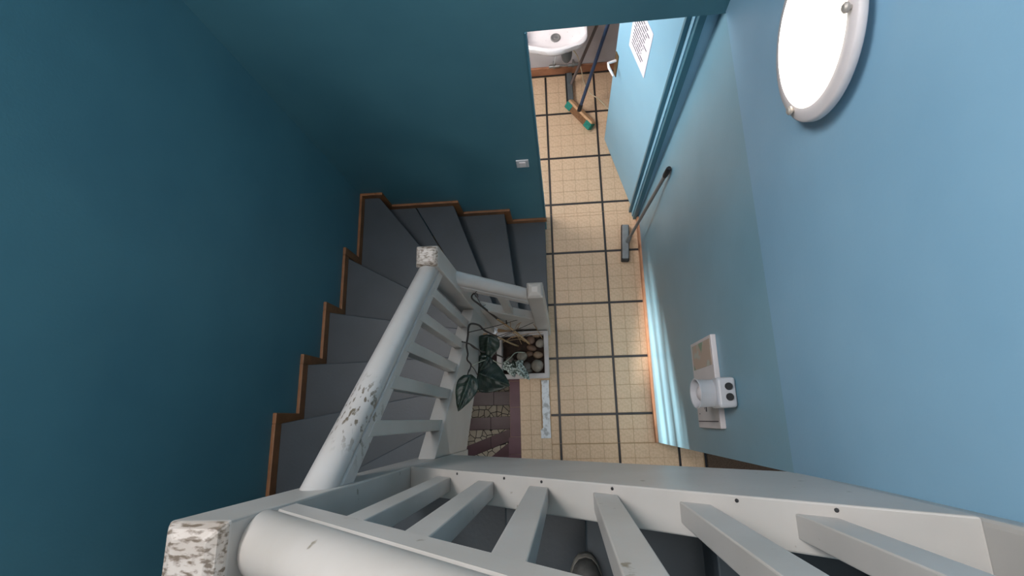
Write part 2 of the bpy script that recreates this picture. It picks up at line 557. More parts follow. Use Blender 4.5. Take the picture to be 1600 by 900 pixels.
# ------------------------------------------------------------------ staircase
ST = empty('staircase', (-0.5, 0.2, 0))
tag(ST, 'winding staircase with grey painted steps and white painted railing', 'staircase')
r = 0.19
XI = -0.455                    # inner face of the middle string
nos = {  # nosing line of each step: wall end, string end
    1: ((-0.045, YF), (-0.045, 0.605)),
    2: ((-0.318, YF), (-0.222, 0.605)),
    3: ((-0.637, YF), (-0.350, 0.605)),
    4: ((-1.078, YF), (-0.462, 0.605)),
    5: ((XL, 0.903), (-0.47, 0.520)),
    6: ((XL, 0.541), (XI, 0.424)),
    7: ((XL, 0.247), (XI, 0.262)),
    8: ((XL, -0.023), (XI, 0.098)),
    9: ((XL, -0.40), (XI, -0.053)),
    10: ((-0.95, YN), (-0.47, -0.225)),
    11: ((-0.47, YN), (-0.285, -0.222)),
    12: ((-0.115, YN), (-0.117, -0.222)),
    13: ((0.062, YN), (0.080, -0.222)),
    14: ((0.296, YN), (0.300, -0.222)),
    15: ((0.53, YN), (0.525, -0.222)),
}
CORN = {4: (XL, YF), 9: (XL, YN)}
for n in range(1, 15):
    a, b = nos[n]
    a2, b2 = nos[n + 1]
    A, B, A2, B2 = Vector(a), Vector(b), Vector(a2), Vector(b2)
    # tuck the back of the tread a little under the next one
    d2 = ((A2 - A) if n not in CORN else (A2 - Vector(CORN[n]))).normalized() * 0.03
    poly = [B, A] + ([Vector(CORN[n])] if n in CORN else []) + [A2 + d2, B2 + (B2 - B).normalized() * 0.03]
    z = n * r
    rp = random.Random(n)
    if n == 3:                 # this tread shows an open joint between its two boards
        wj = Vector((-0.895, YF)); ij = Vector((-0.500, 0.28)) if False else Vector((-0.79, 1.06))
        # joint runs from the wall towards the post
        J0 = Vector((-0.893, YF)); J1 = Vector((-0.705, 0.86)); J1 = J0 + (J1 - J0) * 1.0
        Bm = B + (B2 - B) * 0.9
        q1 = [B, A, J0 + Vector((0.003, 0)), Bm + Vector((0.003, 0))]
        q2 = [Bm - Vector((0.003, 0)), J0 - Vector((0.003, 0)), A2 + d2, B2]
        for q in (q1, q2):
            MB().prism([(p.x, p.y, z - 0.034) for p in q], (0, 0, 0.034)).build('tread', GREYTREAD, ST, bevel=0.003)
    else:
        MB().prism([(p.x, p.y, z - 0.034) for p in poly], (0, 0, 0.034)).build('tread', GREYTREAD, ST, bevel=0.004)
    # riser under the nosing, set back
    dv = (B - A)
    nn = Vector((-dv.y, dv.x)).normalized()
    back = ((A2 + B2) / 2 - (A + B) / 2)
    if nn.dot(back) < 0:
        nn = -nn
    q = [A + nn * 0.02, B + nn * 0.02, B + nn * 0.036, A + nn * 0.036]
    MB().prism([(p.x, p.y, z - 0.19) for p in q], (0, 0, 0.156)).build('riser', GREYTREAD, ST)


def stepped(name, m_, label, pieces):
    o = m_.build(name, WOOD, bevel=0.0025)
    return struct(o, label, 'skirting')


SK, ST_ = 0.05, 0.016
m = MB()
xs = [-0.045, -0.318, -0.637, -1.078]
for n in range(1, 5):
    x1 = xs[n - 1]
    x0 = xs[n] if n < 4 else XL + ST_
    z = n * r
    m.box(x0, x1 if n > 1 else -0.03, YF - ST_, YF, z, z + SK)                       # board above the tread
    if n > 1:
        m.box(x1, x1 + 0.045, YF - ST_ - 0.001, YF, z - r + SK, z + SK)              # upright at the riser
stepped('baseboard_far', m, 'brown stepped skirting climbing the far teal wall', None)
m = MB()
ys = {5: 0.903, 6: 0.541, 7: 0.247, 8: -0.023, 9: -0.40}
m.box(XL, XL + ST_, 0.903, YF, 4 * r, 4 * r + SK)
for n in range(5, 10):
    y1 = ys[n]
    y0 = ys.get(n + 1, YN)
    z = n * r
    m.box(XL, XL + ST_, y0, y1, z, z + SK)
    m.box(XL, XL + ST_ + 0.001, y1, y1 + 0.045, z - r + SK, z + SK)
stepped('baseboard_left', m, 'brown stepped skirting climbing the left teal wall', None)

# strings
Y3 = -0.150


def s2top(y): return 1.251 + 1.13 * (0.41 - y)


def s3top(x): return 2.27 + 0.87 * (x + 0.278)


MB().prism([(-0.46, 0.53, s2top(0.53)), (-0.46, -0.15, s2top(-0.15)), (-0.46, -0.15, 1.313), (-0.46, 0.53, 0.75)], (0.06, 0, 0)).build('string_board', WHITE, ST, bevel=0.003)
MB().prism([(-0.40, -0.222, s3top(-0.40)), (0.53, -0.222, s3top(0.53)), (0.53, -0.222, 2.43), (-0.40, -0.222, 1.65)], (0, 0.072, 0)).build('string_board', WHITE, ST, bevel=0.003)
MB().prism([(-0.40, 0.565, 0.93), (-0.121, 0.565, 0.585), (-0.121, 0.565, 0.02), (-0.22, 0.565, 0.02), (-0.40, 0.565, 0.35)], (0, 0.05, 0)).build('string_board', WHITE, ST, bevel=0.003)


# newel posts
def newel(x0, x1, y0, y1, z0, z1, bev, topmat, label=None):
    m = MB()
    xc, yc = (x0 + x1) / 2, (y0 + y1) / 2
    b = bev
    hx, hy = (x1 - x0) / 2, (y1 - y0) / 2
    rings = [(hx, hy, z0), (hx, hy, z1 - b), (hx - 0.45 * b, hy - 0.45 * b, z1 - 0.35 * b), (hx - 1.1 * b, hy - 1.1 * b, z1)]
    vs = []
    for a, c, z in rings:
        vs += [(xc - a, yc - c, z), (xc + a, yc - c, z), (xc + a, yc + c, z), (xc - a, yc + c, z)]
    side = [(0, 1, 5, 4), (1, 2, 6, 5), (2, 3, 7, 6), (3, 0, 4, 7), (0, 3, 2, 1)]
    top = []
    for k in (1, 2):
        o = 4 * k
        top += [(o + i, o + (i + 1) % 4, o + 4 + (i + 1) % 4, o + 4 + i) for i in range(4)]
    top.append((12, 13, 14, 15))
    m.add(vs, side, 0)
    m.f += top
    m.mi += [1] * len(top)
    o = m.build('newel_post', [NEWELSIDE, topmat], ST, bevel=0.004, seg=2)
    if label:
        o['label'] = label
    return o


newel(-0.487, -0.400, -0.245, Y3, 1.28, 3.0, 0.018, WHITEWORN, 'upper newel post with a scuffed chipped top')
newel(-0.484, -0.400, 0.53, 0.612, 0.35, 1.90, 0.016, WHITEWORN, 'middle newel post with chipped top')
newel(-0.121, -0.040, 0.555, 0.636, 0.0, 1.215, 0.024, WHITE, 'bottom newel post with a clean bevelled top')
# half post at the right wall
MB().prism([(0.53, Y3, 2.43), (XU, -0.183, 2.43), (XU, -0.29, 2.43), (0.53, -0.29, 2.43)], (0, 0, 1.47)).build('newel_post', WHITE, ST, bevel=0.010, seg=3)


# handrails: round rail on a flat fillet, swept between vertical faces
def rail(p0, p1, rad, mtl, fw=0.033, fh=0.024):
    p0, p1 = Vector(p0), Vector(p1)
    d = p1 - p0
    h = Vector((d.x, d.y, 0))
    k = d.length / h.length
    side = Vector((0, 0, 1)).cross(h.normalized())
    prof = []
    for i in range(25):
        a = R(-22) + R(224) * i / 24
        prof.append((rad * math.cos(a), rad * math.sin(a)))
    prof += [(-fw * 0.82, -rad * 0.50), (-fw, -rad * 0.62), (-fw, -rad - fh), (fw, -rad - fh), (fw, -rad * 0.62), (fw * 0.82, -rad * 0.50)]
    n = len(prof)
    vs = [p0 + side * s + Vector((0, 0, u * k)) for s, u in prof] + [p1 + side * s + Vector((0, 0, u * k)) for s, u in prof]
    fs = [tuple(range(n)), tuple(range(2 * n - 1, n - 1, -1))] + [(i, (i + 1) % n, n + (i + 1) % n, n + i) for i in range(n)]
    return MB().add(vs, fs).build('handrail', mtl, ST, smooth=True, angle=35, origin=(p0 + p1) / 2)


RAILW = mat('white_rail_paint', (180, 176, 173), 0.33, (168, 163, 159), 6, rgb3=(98, 88, 74), scale3=130, lo3=0.56, hi3=0.61,
            mask=((0.03, -0.19, 0.25), 0.15), stretch3=(1, 0.3, 0.3), bump=0.3, bscale=30)
rail((-0.445, -0.15, 2.632), (-0.445, 0.53, 1.846), 0.034, RAILW)
rail((-0.400, -0.195, 2.900), (0.53, -0.195, 2.900 + 0.93 * 0.87), 0.045, WHITE, fw=0.041)
rail((-0.400, 0.585, 1.512), (-0.121, 0.585, 1.155), 0.031, RAILW)


def s2rail(y): return 2.632 + (1.846 - 2.632) * (y + 0.15) / 0.68 - 0.05


# balusters
for y in (0.430, 0.3125, 0.1935, 0.0785, -0.0405):
    m = MB()
    m.box(-0.446, -0.410, y - 0.019, y + 0.019, 0, 1)
    m.v = [(x, yy, (s2top(yy) - 0.004 if z == 0 else s2rail(yy) - 0.005)) for x, yy, z in m.v]
    m.build('baluster', WHITE, ST, bevel=0.002)
for x in (-0.2785, -0.150, -0.0175, 0.1165, 0.256, 0.395):
    m = MB()
    m.box(x - 0.0215, x + 0.0215, -0.203, -0.168, 0, 1)
    m.v = [(xx, yy, (s3top(xx) - 0.004 if z == 0 else 2.885 + 0.87 * (xx + 0.4) - 0.05)) for xx, yy, z in m.v]
    m.build('baluster', WHITE, ST, bevel=0.002)
m = MB()
m.box(-0.275, -0.235, 0.572, 0.604, 0, 1)
m.v = [(xx, yy, (0.93 - 1.24 * (xx + 0.4) - 0.004 if z == 0 else 1.512 - 1.28 * (xx + 0.4) - 0.05)) for xx, yy, z in m.v]
m.build('baluster', WHITE, ST, bevel=0.002)

# dark nail heads along the upper string
for x in (-0.235, -0.10, -0.01, 0.13, 0.31, 0.415):
    MB().lathe([(0.0032, -0.001), (0.0032, 0.0010), (0.0022, 0.0014)], Matrix.Translation((x, -0.158, s3top(x))) @ Matrix.Rotation(-math.atan(0.87), 4, 'Y'), 8).build('nail_head', BLACKP, ST)

# ------------------------------------------------------------------ basement stair
BS = empty('basement_stair', (-0.7, 0.0, -0.57))
tag(BS, 'basement stair with crazy paving treads and dark red nosing tiles', 'staircase')


def line_y(p, q, x):
    return p[1] + (q[1] - p[1]) * (x - p[0]) / (q[0] - p[0])


def clip(poly, p, nrm):
    out = []
    for i in range(len(poly)):
        a, b = poly[i], poly[(i + 1) % len(poly)]
        da, db = (a - p).dot(nrm), (b - p).dot(nrm)
        if da <= 0:
            out.append(a)
        if da * db < 0:
            out.append(a + (b - a) * (da / (da - db)))
    return out


def crazy(poly, z, parent, seed, cell=0.052):
    rg = random.Random(seed)
    xs_ = [p.x for p in poly]; ys_ = [p.y for p in poly]
    pts = []
    x = min(xs_) - cell
    while x < max(xs_) + cell:
        y = min(ys_) - cell
        while y < max(ys_) + cell:
            pts.append(Vector((x + rg.uniform(-.42, .42) * cell, y + rg.uniform(-.42, .42) * cell)))
            y += cell
        x += cell
    for p in pts:
        c = [q.copy() for q in poly]
        for o in pts:
            if o is p or (o - p).length > cell * 3.2:
                continue
            d = o - p
            c = clip(c, p + d * 0.5 - d.normalized() * 0.0028, d)
            if len(c) < 3:
                break
        if len(c) < 3:
            continue
        ar = abs(sum(c[i].x * c[(i + 1) % len(c)].y - c[(i + 1) % len(c)].x * c[i].y for i in range(len(c)))) / 2
        if ar < 0.00022:
            continue
        MB().prism([(q.x, q.y, z) for q in c], (0, 0, 0.006 + rg.uniform(-.001, .001))).build('paving_stone', STONEP if rg.random() < 0.6 else STONEQ, parent)


X0, X1 = -0.98, -0.347


def V2(x, y): return Vector((x, y))


nl = [  # (z, near edge line, band start line, band end line) each as two points
    (-0.19, None, None, ((-0.496, -0.273), (-0.368, -0.177))),
    (-0.38, ((-0.496, -0.273), (-0.368, -0.177)), ((-0.694, -0.291), (-0.389, -0.180)), ((-0.709, -0.217), (-0.387, -0.100))),
    (-0.57, ((-0.709, -0.217), (-0.387, -0.100)), ((-0.729, -0.098), (-0.418, -0.094)), ((-0.729, -0.013), (-0.416, -0.004))),
    (-0.76, ((-0.729, -0.013), (-0.416, -0.004)), ((-0.764, 0.098), (-0.435, 0.098)), ((-0.764, 0.200), (-0.435, 0.200))),
    (-0.95, ((-0.764, 0.200), (-0.435, 0.200)), ((-0.764, 0.31), (-0.435, 0.31)), ((-0.764, 0.40), (-0.435, 0.40))),
    (-1.14, ((-0.764, 0.40), (-0.435, 0.40)), ((-0.764, 0.51), (-0.435, 0.51)), ((-0.764, 0.60), (-0.435, 0.60))),
]
for i, (z, near, b0, b1) in enumerate(nl):
    xa = X0 if i > 1 else (-0.90 if i == 1 else -0.78)
    if i == 0:
        poly = [V2(-0.362, -0.62), V2(-0.362, -0.172), V2(-0.780, line_y(*b1, -0.780)), V2(-0.780, -0.62)]
        s = MB().prism([(p.x, p.y, z - 0.12) for p in poly], (0, 0, 0.118)).build('tread', MORTAR, BS)
        MB().prism([(p.x, p.y, z - 0.002) for p in [V2(-0.364, -0.40), V2(-0.364, -0.176), V2(-0.58, line_y(*b1, -0.58)), V2(-0.53, -0.40)]], (0, 0, 0.010)).build('nosing_tile', PURPLE, s, bevel=0.001)
        continue
    xb = -0.352
    bk = 0.03
    poly = [V2(xa, line_y(*near, xa) - bk), V2(xb, line_y(*near, xb) - bk), V2(xb, line_y(*b1, xb)), V2(xa, line_y(*b1, xa))]
    s = MB().prism([(p.x, p.y, z - 0.16) for p in poly], (0, 0, 0.16)).build('tread', MORTAR, BS)
    # nosing tiles
    nx = 3
    for k in range(nx):
        u0, u1 = xa + (xb - xa) * k / nx + 0.001, xa + (xb - xa) * (k + 1) / nx - 0.001
        q = [V2(u0, line_y(*b0, u0)), V2(u1, line_y(*b0, u1)), V2(u1, line_y(*b1, u1) + 0.008), V2(u0, line_y(*b1, u0) + 0.008)]
        MB().prism([(p.x, p.y, z - 0.004) for p in q], (0, 0, 0.013)).build('nosing_tile', PURPLE, s, bevel=0.001)
    if z > -1.0:
        q = [V2(xa + .1, line_y(*near, xa + .1)), V2(xb, line_y(*near, xb)), V2(xb, line_y(*b0, xb) - 0.003), V2(xa + .1, line_y(*b0, xa + .1) - 0.003)]
        crazy(q, z, s, i)
struct(MB().box(XL, -0.345, -0.7, 0.9, -1.8, -1.7).build('floor_basement', MORTAR), 'dark basement floor below the stair', 'floor')
struct(MB().box(-0.340, -0.30, -0.72, YF, -1.8, -0.14).build('wall_basement_right', SOFFIT), 'plain right wall of the basement stair well', 'wall')
struct(MB().box(XL, -0.340, -0.72, -0.625, -1.8, -0.14).build('wall_basement_near', SOFFIT), 'plain near wall of the basement stair well', 'wall')
struct(MB().box(XL, -0.340, YF - 0.1, YF, -1.8, -0.14).build('wall_basement_far', SOFFIT), 'plain far wall of the basement stair well', 'wall')

# ------------------------------------------------------------------ wall lamp
LAMPANG = (-24, -138, 100)
LC = Vector((XU, 0.800, 2.630))
lamp = empty('wall_lamp', LC)
tag(lamp, 'lit round wall lamp with white rim and bulging glass on light blue wall', 'lamp')
LM = Matrix.Translation(LC) @ Matrix.Rotation(R(-90), 4, 'Y')
MB().lathe([(0.12, 0.0), (0.12, 0.03)], LM, 40).build('back_plate', PVC, lamp, smooth=True)
MB().lathe([(0.155, 0.026), (0.187, 0.026), (0.190, 0.029), (0.190, 0.042), (0.186, 0.046), (0.158, 0.050), (0.150, 0.046)], LM, 64).build('rim', PVCD, lamp, smooth=True, angle=60)
prof = [(0.160, 0.046)] + [(0.160 * math.cos(t * math.pi / 2 / 12), 0.046 + 0.026 * math.sin(t * math.pi / 2 / 12)) for t in range(1, 12)] + [(0.004, 0.072)]
MB().lathe(prof, LM, 64).build('glass', LAMPGLASS, lamp, smooth=True, angle=80)
for ang in LAMPANG:
    a = R(ang)
    M2 = LM @ Matrix.Translation((0.168 * math.cos(a), 0.168 * math.sin(a), 0.044))
    m = MB()
    m.lathe([(0.005, 0), (0.005, 0.010), (0.010, 0.011), (0.011, 0.016), (0.007, 0.020)], M2, 16)
    tag(m.build('clip_screw', SCREW, lamp, smooth=True), 'small steel clip screw on the rim')

# ------------------------------------------------------------------ light switch
sw = empty('light_switch', (-0.133, YF, 1.062))
tag(sw, 'small white light switch on the dark teal wall beside the doorway', 'switch')
MB().box(-0.168, -0.098, YF - 0.009, YF, 1.022, 1.102).build('plate', PVC, sw, bevel=0.003)
MB().box(-0.151, -0.115, YF - 0.014, YF - 0.007, 1.037, 1.087).build('rocker', PVCD, sw, bevel=0.002)

# ------------------------------------------------------------------ emergency panel + sensor on the right wall
lean = (XU - XR) / ZK


def wx(z): return XR + lean * z


pan = empty('wall_panel', (wx(1.19), 0.1, 1.19))
tag(pan, 'flat white wall panel with a small printed picture and diagram', 'panel')
m = MB()
PX = 0.022
vs = [(wx(1.19), -0.078), (wx(1.19), 0.285)]
m.prism([(wx(1.19) - PX, -0.078, 1.19), (wx(1.51) - PX, -0.078, 1.51), (wx(1.51), -0.078, 1.51), (wx(1.19), -0.078, 1.19)], (0, 0.375, 0))
m.build('body', PVCD, pan, bevel=0.003)


def onpanel(name, y0, y1, z0, z1, mtl, t=0.0012, bev=0.0):
    mb = MB()
    mb.prism([(wx(z0) - PX - t, y0, z0), (wx(z1) - PX - t, y0, z1), (wx(z1) - PX + 0.0002, y0, z1), (wx(z0) - PX + 0.0002, y0, z0)], (0, y1 - y0, 0))
    return mb.build(name, mtl, pan, bevel=bev)


onpanel('printed_picture', 0.175, 0.283, 1.215, 1.495, mat('picture_print', (196, 172, 154), 0.6, (138, 158, 134), 9, lo=0.48, hi=0.54, detail=1, rgb3=(190, 190, 180), scale3=14, lo3=0.55, hi3=0.6))
INK = mat('panel_ink', (70, 66, 72), 0.7)
for (y0, y1, z0, z1) in ((0.085, 0.088, 1.31, 1.49), (0.0, 0.088, 1.31, 1.313), (-0.01, 0.04, 1.33, 1.345), (0.03, 0.034, 1.345, 1.385), (0.10, 0.104, 1.225, 1.235), (0.06, 0.064, 1.225, 1.235), (0.02, 0.024, 1.225, 1.235), (-0.02, -0.016, 1.225, 1.235), (-0.052, -0.048, 1.20, 1.49)):
    onpanel('printed_mark', y0, y1, z0, z1, INK, 0.0010)
sen = empty('motion_sensor', (wx(1.6), 0.055, 1.6))
tag(sen, 'white motion sensor with round hood and two black knobs above panel', 'sensor')
MB().box(0.604, wx(1.58), 0.0, 0.110, 1.565, 1.685).build('housing', PVC, sen, bevel=0.012, seg=3)
SM = Matrix.Translation((0.618, 0.056, 1.612)) @ Matrix.Rotation(R(-82), 4, 'Y')
MB().lathe([(0.046, 0.0), (0.050, 0.004), (0.052, 0.070), (0.056, 0.078), (0.054, 0.080), (0.050, 0.078), (0.046, 0.06), (0.04, 0.045)], SM, 32).build('hood', PVC, sen, smooth=True)
MB().lathe([(0.036, 0.042)] + [(0.036 * math.cos(t * 0.19), 0.044 + 0.030 * math.sin(t * 0.19)) for t in range(0, 9)], SM, 24).build('lens', PVCD, sen, smooth=True)
for yy in (0.038, 0.076):
    MB().lathe([(0.0135, -0.002), (0.0135, 0.006), (0.012, 0.008)], Matrix.Translation((0.645, yy, 1.685)), 20).build('knob', BLACKP, sen, smooth=True)

# ------------------------------------------------------------------ grey broom against the wall
b1 = empty('push_broom', (0.53, 1.21, 0))
tag(b1, 'grey broom with dark bristles leaning on the light blue wall', 'broom')
m = MB()
ax0, ax1 = Vector((0.540, 1.345, 0)), Vector((0.522, 1.085, 0))
d = (ax1 - ax0).normalized(); s_ = Vector((-d.y, d.x, 0))
BMx = Matrix(((d.x, s_.x, 0, ax0.x), (d.y, s_.y, 0, ax0.y), (0, 0, 1, 0), (0, 0, 0, 1)))
Lb = (ax1 - ax0).length
m.box(0, Lb, -0.024, 0.024, 0.048, 0.066, 0, BMx)
m.build('head', PGREY, b1, bevel=0.008, seg=3)
m = MB()
m.box(-0.006, Lb + 0.012, -0.028, 0.028, 0.003, 0.049, 0, BMx)
m.build('bristles', BRISTLEK, b1, bevel=0.006)
m = MB()
p0 = Vector((0.545, 1.215, 0.062)); p1 = Vector((0.648, 1.246, 1.12))
m.tube([p0, p0 + (p1 - p0) * 0.08, p1 * 0.07 + p0 * 0.93 + (p1 - p0) * 0.02], [0.016, 0.014, 0.013], 12)
m.build('socket', PGREY, b1, smooth=True)
dd = (p1 - p0).normalized()
MB().tube([p0 + dd * 0.06, p1 - dd * 0.07], 0.0105, 12).build('handle', GREYMETAL, b1, smooth=True)
MB().tube([p1 - dd * 0.09, p1 - dd * 0.07, p1 - dd * 0.01, p1], [0.012, 0.0145, 0.0145, 0.011], 12).build('handle_grip', BLACKP, b1, smooth=True)

# ------------------------------------------------------------------ washroom brooms, sink, pipes
g = empty('wooden_broom', (0.24, 2.27, 0))
tag(g, 'wooden broom with brown and green bristles and dark blue handle', 'broom')
ax0, ax1 = Vector((0.150, 2.385, 0)), Vector((0.318, 2.165, 0))
d = (ax1 - ax0).normalized(); s_ = Vector((-d.y, d.x, 0))
if s_.y < 0:
    s_ = -s_
Lb = (ax1 - ax0).length
GM = Matrix(((d.x, s_.x, 0, ax0.x), (d.y, s_.y, 0, ax0.y), (0, 0, 1, 0), (0, 0, 0, 1)))
tl = Matrix.Translation((0, 0, 0)) @ GM @ Matrix.Translation((0, 0, 0.012)) @ Matrix.Rotation(R(-44), 4, 'X')
m = MB(); m.box(0, Lb, -0.022, 0.030, 0.058, 0.080, 0, tl); m.build('head', BROOMWOOD, g, bevel=0.005)
m = MB(); m.box(0.055, Lb - 0.055, -0.020, 0.026, 0.010, 0.060, 0, tl); m.build('brown_bristles', BRISTLEB, g)
for u0, u1 in ((-0.004, 0.056), (Lb - 0.056, Lb + 0.006)):
    m = MB(); m.box(u0, u1, -0.024, 0.028, 0.008, 0.064, 0, tl); m.build('green_bristles', BRISTLEG, g, bevel=0.004)
p0 = Vector((0.255, 2.310, 0.085)); p1 = Vector((0.600, 2.702, 1.26))
dd = (p1 - p0).normalized()
MB().tube([p0 - dd * 0.01, p0 + dd * 0.05], [0.017, 0.014], 12).build('socket', BLACKP, g, smooth=True)
MB().tube([p0 + dd * 0.04, p1], 0.0125, 12).build('handle', BLUEMETAL, g, smooth=True)
q = empty('floor_squeegee', (0.2, 2.55, 0))
tag(q, 'dark grey bar of a floor wiper with brown handle under the sink', 'floor wiper')
m = MB()
ax0, ax1 = Vector((0.198, 2.43, 0)), Vector((0.188, 2.68, 0))
m.box(0.172, 0.216, 2.43, 2.68, 0.018, 0.048)
m.build('bar', DGREY, q, bevel=0.006)
m = MB(); m.box(0.160, 0.172, 2.425, 2.682, 0.001, 0.040); m.build('rubber_blade', BLACKP, q)
p0 = Vector((0.205, 2.575, 0.045)); p1 = Vector((0.512, 2.702, 0.95))
dd = (p1 - p0).normalized()
MB().tube([p0, p1], 0.011, 12).build('handle', BROWNMETAL, q, smooth=True)
MB().tube([p0 + dd * 0.60, p0 + dd * 0.64], 0.0145, 12).build('handle_joint', DGREY, q, smooth=True)

# sink
sk = empty('wash_basin', (0.08, YB, 0.5))
tag(sk, 'white ceramic wash basin hung on the washroom wall', 'sink')


def dshape(x0, x1, yfr, ybk, rad, bow, n=8):
    pts = [(x0, ybk), (x1, ybk)]
    for i in range(n + 1):
        a = R(0) - R(90) * i / n
        pts.append((x1 - rad + rad * math.cos(a), yfr + rad + rad * math.sin(a)))
    for i in range(1, 12):
        t = i / 12
        x = (x1 - rad) + (x0 + rad - x1 + rad) * t
        pts.append((x, yfr - bow * math.sin(math.pi * t)))
    for i in range(n + 1):
        a = R(-90) - R(90) * i / n
        pts.append((x0 + rad + rad * math.cos(a), yfr + rad + rad * math.sin(a)))
    return pts


ZS = 0.78
outer = dshape(-0.145, 0.300, 2.335, YB - 0.002, 0.085, 0.03)
inner = dshape(-0.125, 0.280, 2.355, YB - 0.09, 0.075, 0.028)
base = dshape(-0.10, 0.26, 2.40, YB - 0.03, 0.08, 0.02)
bot = dshape(-0.08, 0.235, 2.37, YB - 0.02, 0.08, 0.02)
bot2 = dshape(-0.02, 0.19, 2.45, YB - 0.02, 0.06, 0.01)
n = len(outer)
m = MB()
rings = [([(x, y) for x, y in bot2], ZS - 0.17), ([(x, y) for x, y in bot], ZS - 0.11), (dshape(-0.142, 0.297, 2.338, YB - 0.002, 0.085, 0.03), ZS - 0.045), (outer, ZS - 0.006), (dshape(-0.139, 0.294, 2.341, YB - 0.008, 0.083, 0.03), ZS), (inner, ZS - 0.002),
         (dshape(-0.118, 0.272, 2.362, YB - 0.097, 0.07, 0.027), ZS - 0.02), (base, ZS - 0.075), (dshape(-0.02, 0.19, 2.42, YB - 0.12, 0.05, 0.01), ZS - 0.085)]
vs = []
for rg, z in rings:
    vs += [(x, y, z) for x, y in rg]
fs = []
for k in range(len(rings) - 1):
    fs += [(k * n + i, k * n + (i + 1) % n, (k + 1) * n + (i + 1) % n, (k + 1) * n + i) for i in range(n)]
fs.append(tuple(reversed(range(n)))); fs.append(tuple((len(rings) - 1) * n + i for i in range(n)))
m.add(vs, fs).build('basin', CERAMIC, sk, smooth=True, angle=50)
DMx = Matrix.Translation((0.089, 2.475, ZS - 0.0845))
MB().lathe([(0.034, 0.0), (0.034, 0.004), (0.028, 0.006), (0.022, 0.003), (0.012, 0.003), (0.010, 0.006), (0.004, 0.007)], DMx, 28).build('drain', STEEL, sk, smooth=True)
MB().lathe([(0.020, 0.0), (0.034, 0.03), (0.040, 0.07), (0.038, 0.16), (0.022, 0.18)], Matrix.Translation((0.165, 2.50, 0.42)), 20).build('trap', DGREY, sk, smooth=True)
m = MB(); m.tube([(0.165, 2.50, 0.50), (0.165, 2.62, 0.48), (0.165, YB, 0.46)], 0.016, 10); m.build('waste_pipe', DGREY, sk, smooth=True)

vp = empty('water_pipes', (0.15, YB - 0.03, 0.12))
tag(vp, 'pair of metal stop valves and pipes above the washroom skirting', 'pipes')
for x0, x1 in ((0.035, 0.115), (0.185, 0.265)):
    m = MB()
    m.tube([(x0, YB - 0.04, 0.14), (x1, YB - 0.045, 0.15)], [0.014, 0.012], 10)
    m.tube([((x0 + x1) / 2, YB - 0.04, 0.12), ((x0 + x1) / 2, YB - 0.04, 0.175)], 0.010, 8)
    m.tube([((x0 + x1) / 2, YB - 0.04, 0.15), ((x0 + x1) / 2, YB - 0.002, 0.15)], 0.008, 8)
    m.build('valve', STEEL, vp, smooth=True)
m = MB(); m.tube([(0.115, YB - 0.045, 0.15), (0.15, YB - 0.05, 0.152), (0.185, YB - 0.04, 0.14)], 0.007, 8); m.build('pipe', STEEL, vp, smooth=True)
m = MB(); m.tube([(0.075, YB - 0.04, 0.17), (0.10, YB - 0.05, 0.30), (0.11, YB - 0.12, 0.5), (0.09, YB - 0.10, 0.62)], 0.006, 8); m.build('hose', PVC, vp, smooth=True)


def smooth_path(pts, n=6):
    pts = [Vector(p) for p in pts]
    out = []
    for i in range(len(pts) - 1):
        p0 = pts[max(i - 1, 0)]; p1 = pts[i]; p2 = pts[i + 1]; p3 = pts[min(i + 2, len(pts) - 1)]
        for k in range(n):
            t = k / n
            out.append(0.5 * ((2 * p1) + (p2 - p0) * t + (2 * p0 - 5 * p1 + 4 * p2 - p3) * t * t + (3 * p1 - p0 - 3 * p2 + p3) * t ** 3))
    out.append(pts[-1])
    return out


m = MB(); m.tube(smooth_path([(0.18, YB - 0.03, 0.36), (0.25, YB - 0.035, 0.25), (0.285, YB - 0.04, 0.10), (0.31, 2.60, 0.012), (0.355, 2.50, 0.006), (0.42, 2.44, 0.006), (0.52, 2.30, 0.006)]), 0.0045, 6)
tag(m.build('cable', CABLE, smooth=True), 'thin cream cable hanging down and trailing across the washroom floor', 'cable')

# ------------------------------------------------------------------ planter
pl = empty('planter', (-0.22, 0.395, 0))
tag(pl, 'square pale plastic planter at the foot of the stair railing', 'planter')
PXA, PXB, PYA, PYB, PZ = -0.398, -0.052, 0.236, 0.550, 0.26


def sq(x0, x1, y0, y1, z): return [(x0, y0, z), (x1, y0, z), (x1, y1, z), (x0, y1, z)]


rings = [sq(-0.335, -0.09, 0.265, 0.515, 0.0), sq(PXA + 0.018, PXB - 0.012, PYA + 0.012, PYB - 0.012, PZ - 0.04), sq(PXA, PXB, PYA, PYB, PZ - 0.038), sq(PXA, PXB, PYA, PYB, PZ),
         sq(PXA + 0.034, PXB - 0.030, PYA + 0.032, PYB - 0.026, PZ), sq(PXA + 0.040, PXB - 0.034, PYA + 0.038, PYB - 0.030, PZ - 0.07)]
m = MB()
fs = []
for k in range(len(rings) - 1):
    fs += [(k * 4 + i, k * 4 + (i + 1) % 4, (k + 1) * 4 + (i + 1) % 4, (k + 1) * 4 + i) for i in range(4)]
fs += [(3, 2, 1, 0), (20, 21, 22, 23)]
m.add([p for rg in rings for p in rg], fs).build('pot', PLANTERM, pl, bevel=0.004)
m = MB()
N = 14
rg = random.Random(2)
vs = []
for j in range(N + 1):
    for i in range(N + 1):
        vs.append((PXA + 0.037 + (PXB - PXA - 0.07) * i / N, PYA + 0.035 + (PYB - PYA - 0.064) * j / N, PZ - 0.045 + rg.uniform(-0.006, 0.008)))
fs = [(j * (N + 1) + i, j * (N + 1) + i + 1, (j + 1) * (N + 1) + i + 1, (j + 1) * (N + 1) + i) for j in range(N) for i in range(N)]
tag(m.add(vs, fs).build('soil', SOIL, pl, smooth=True, angle=180), 'dark crumbly soil')


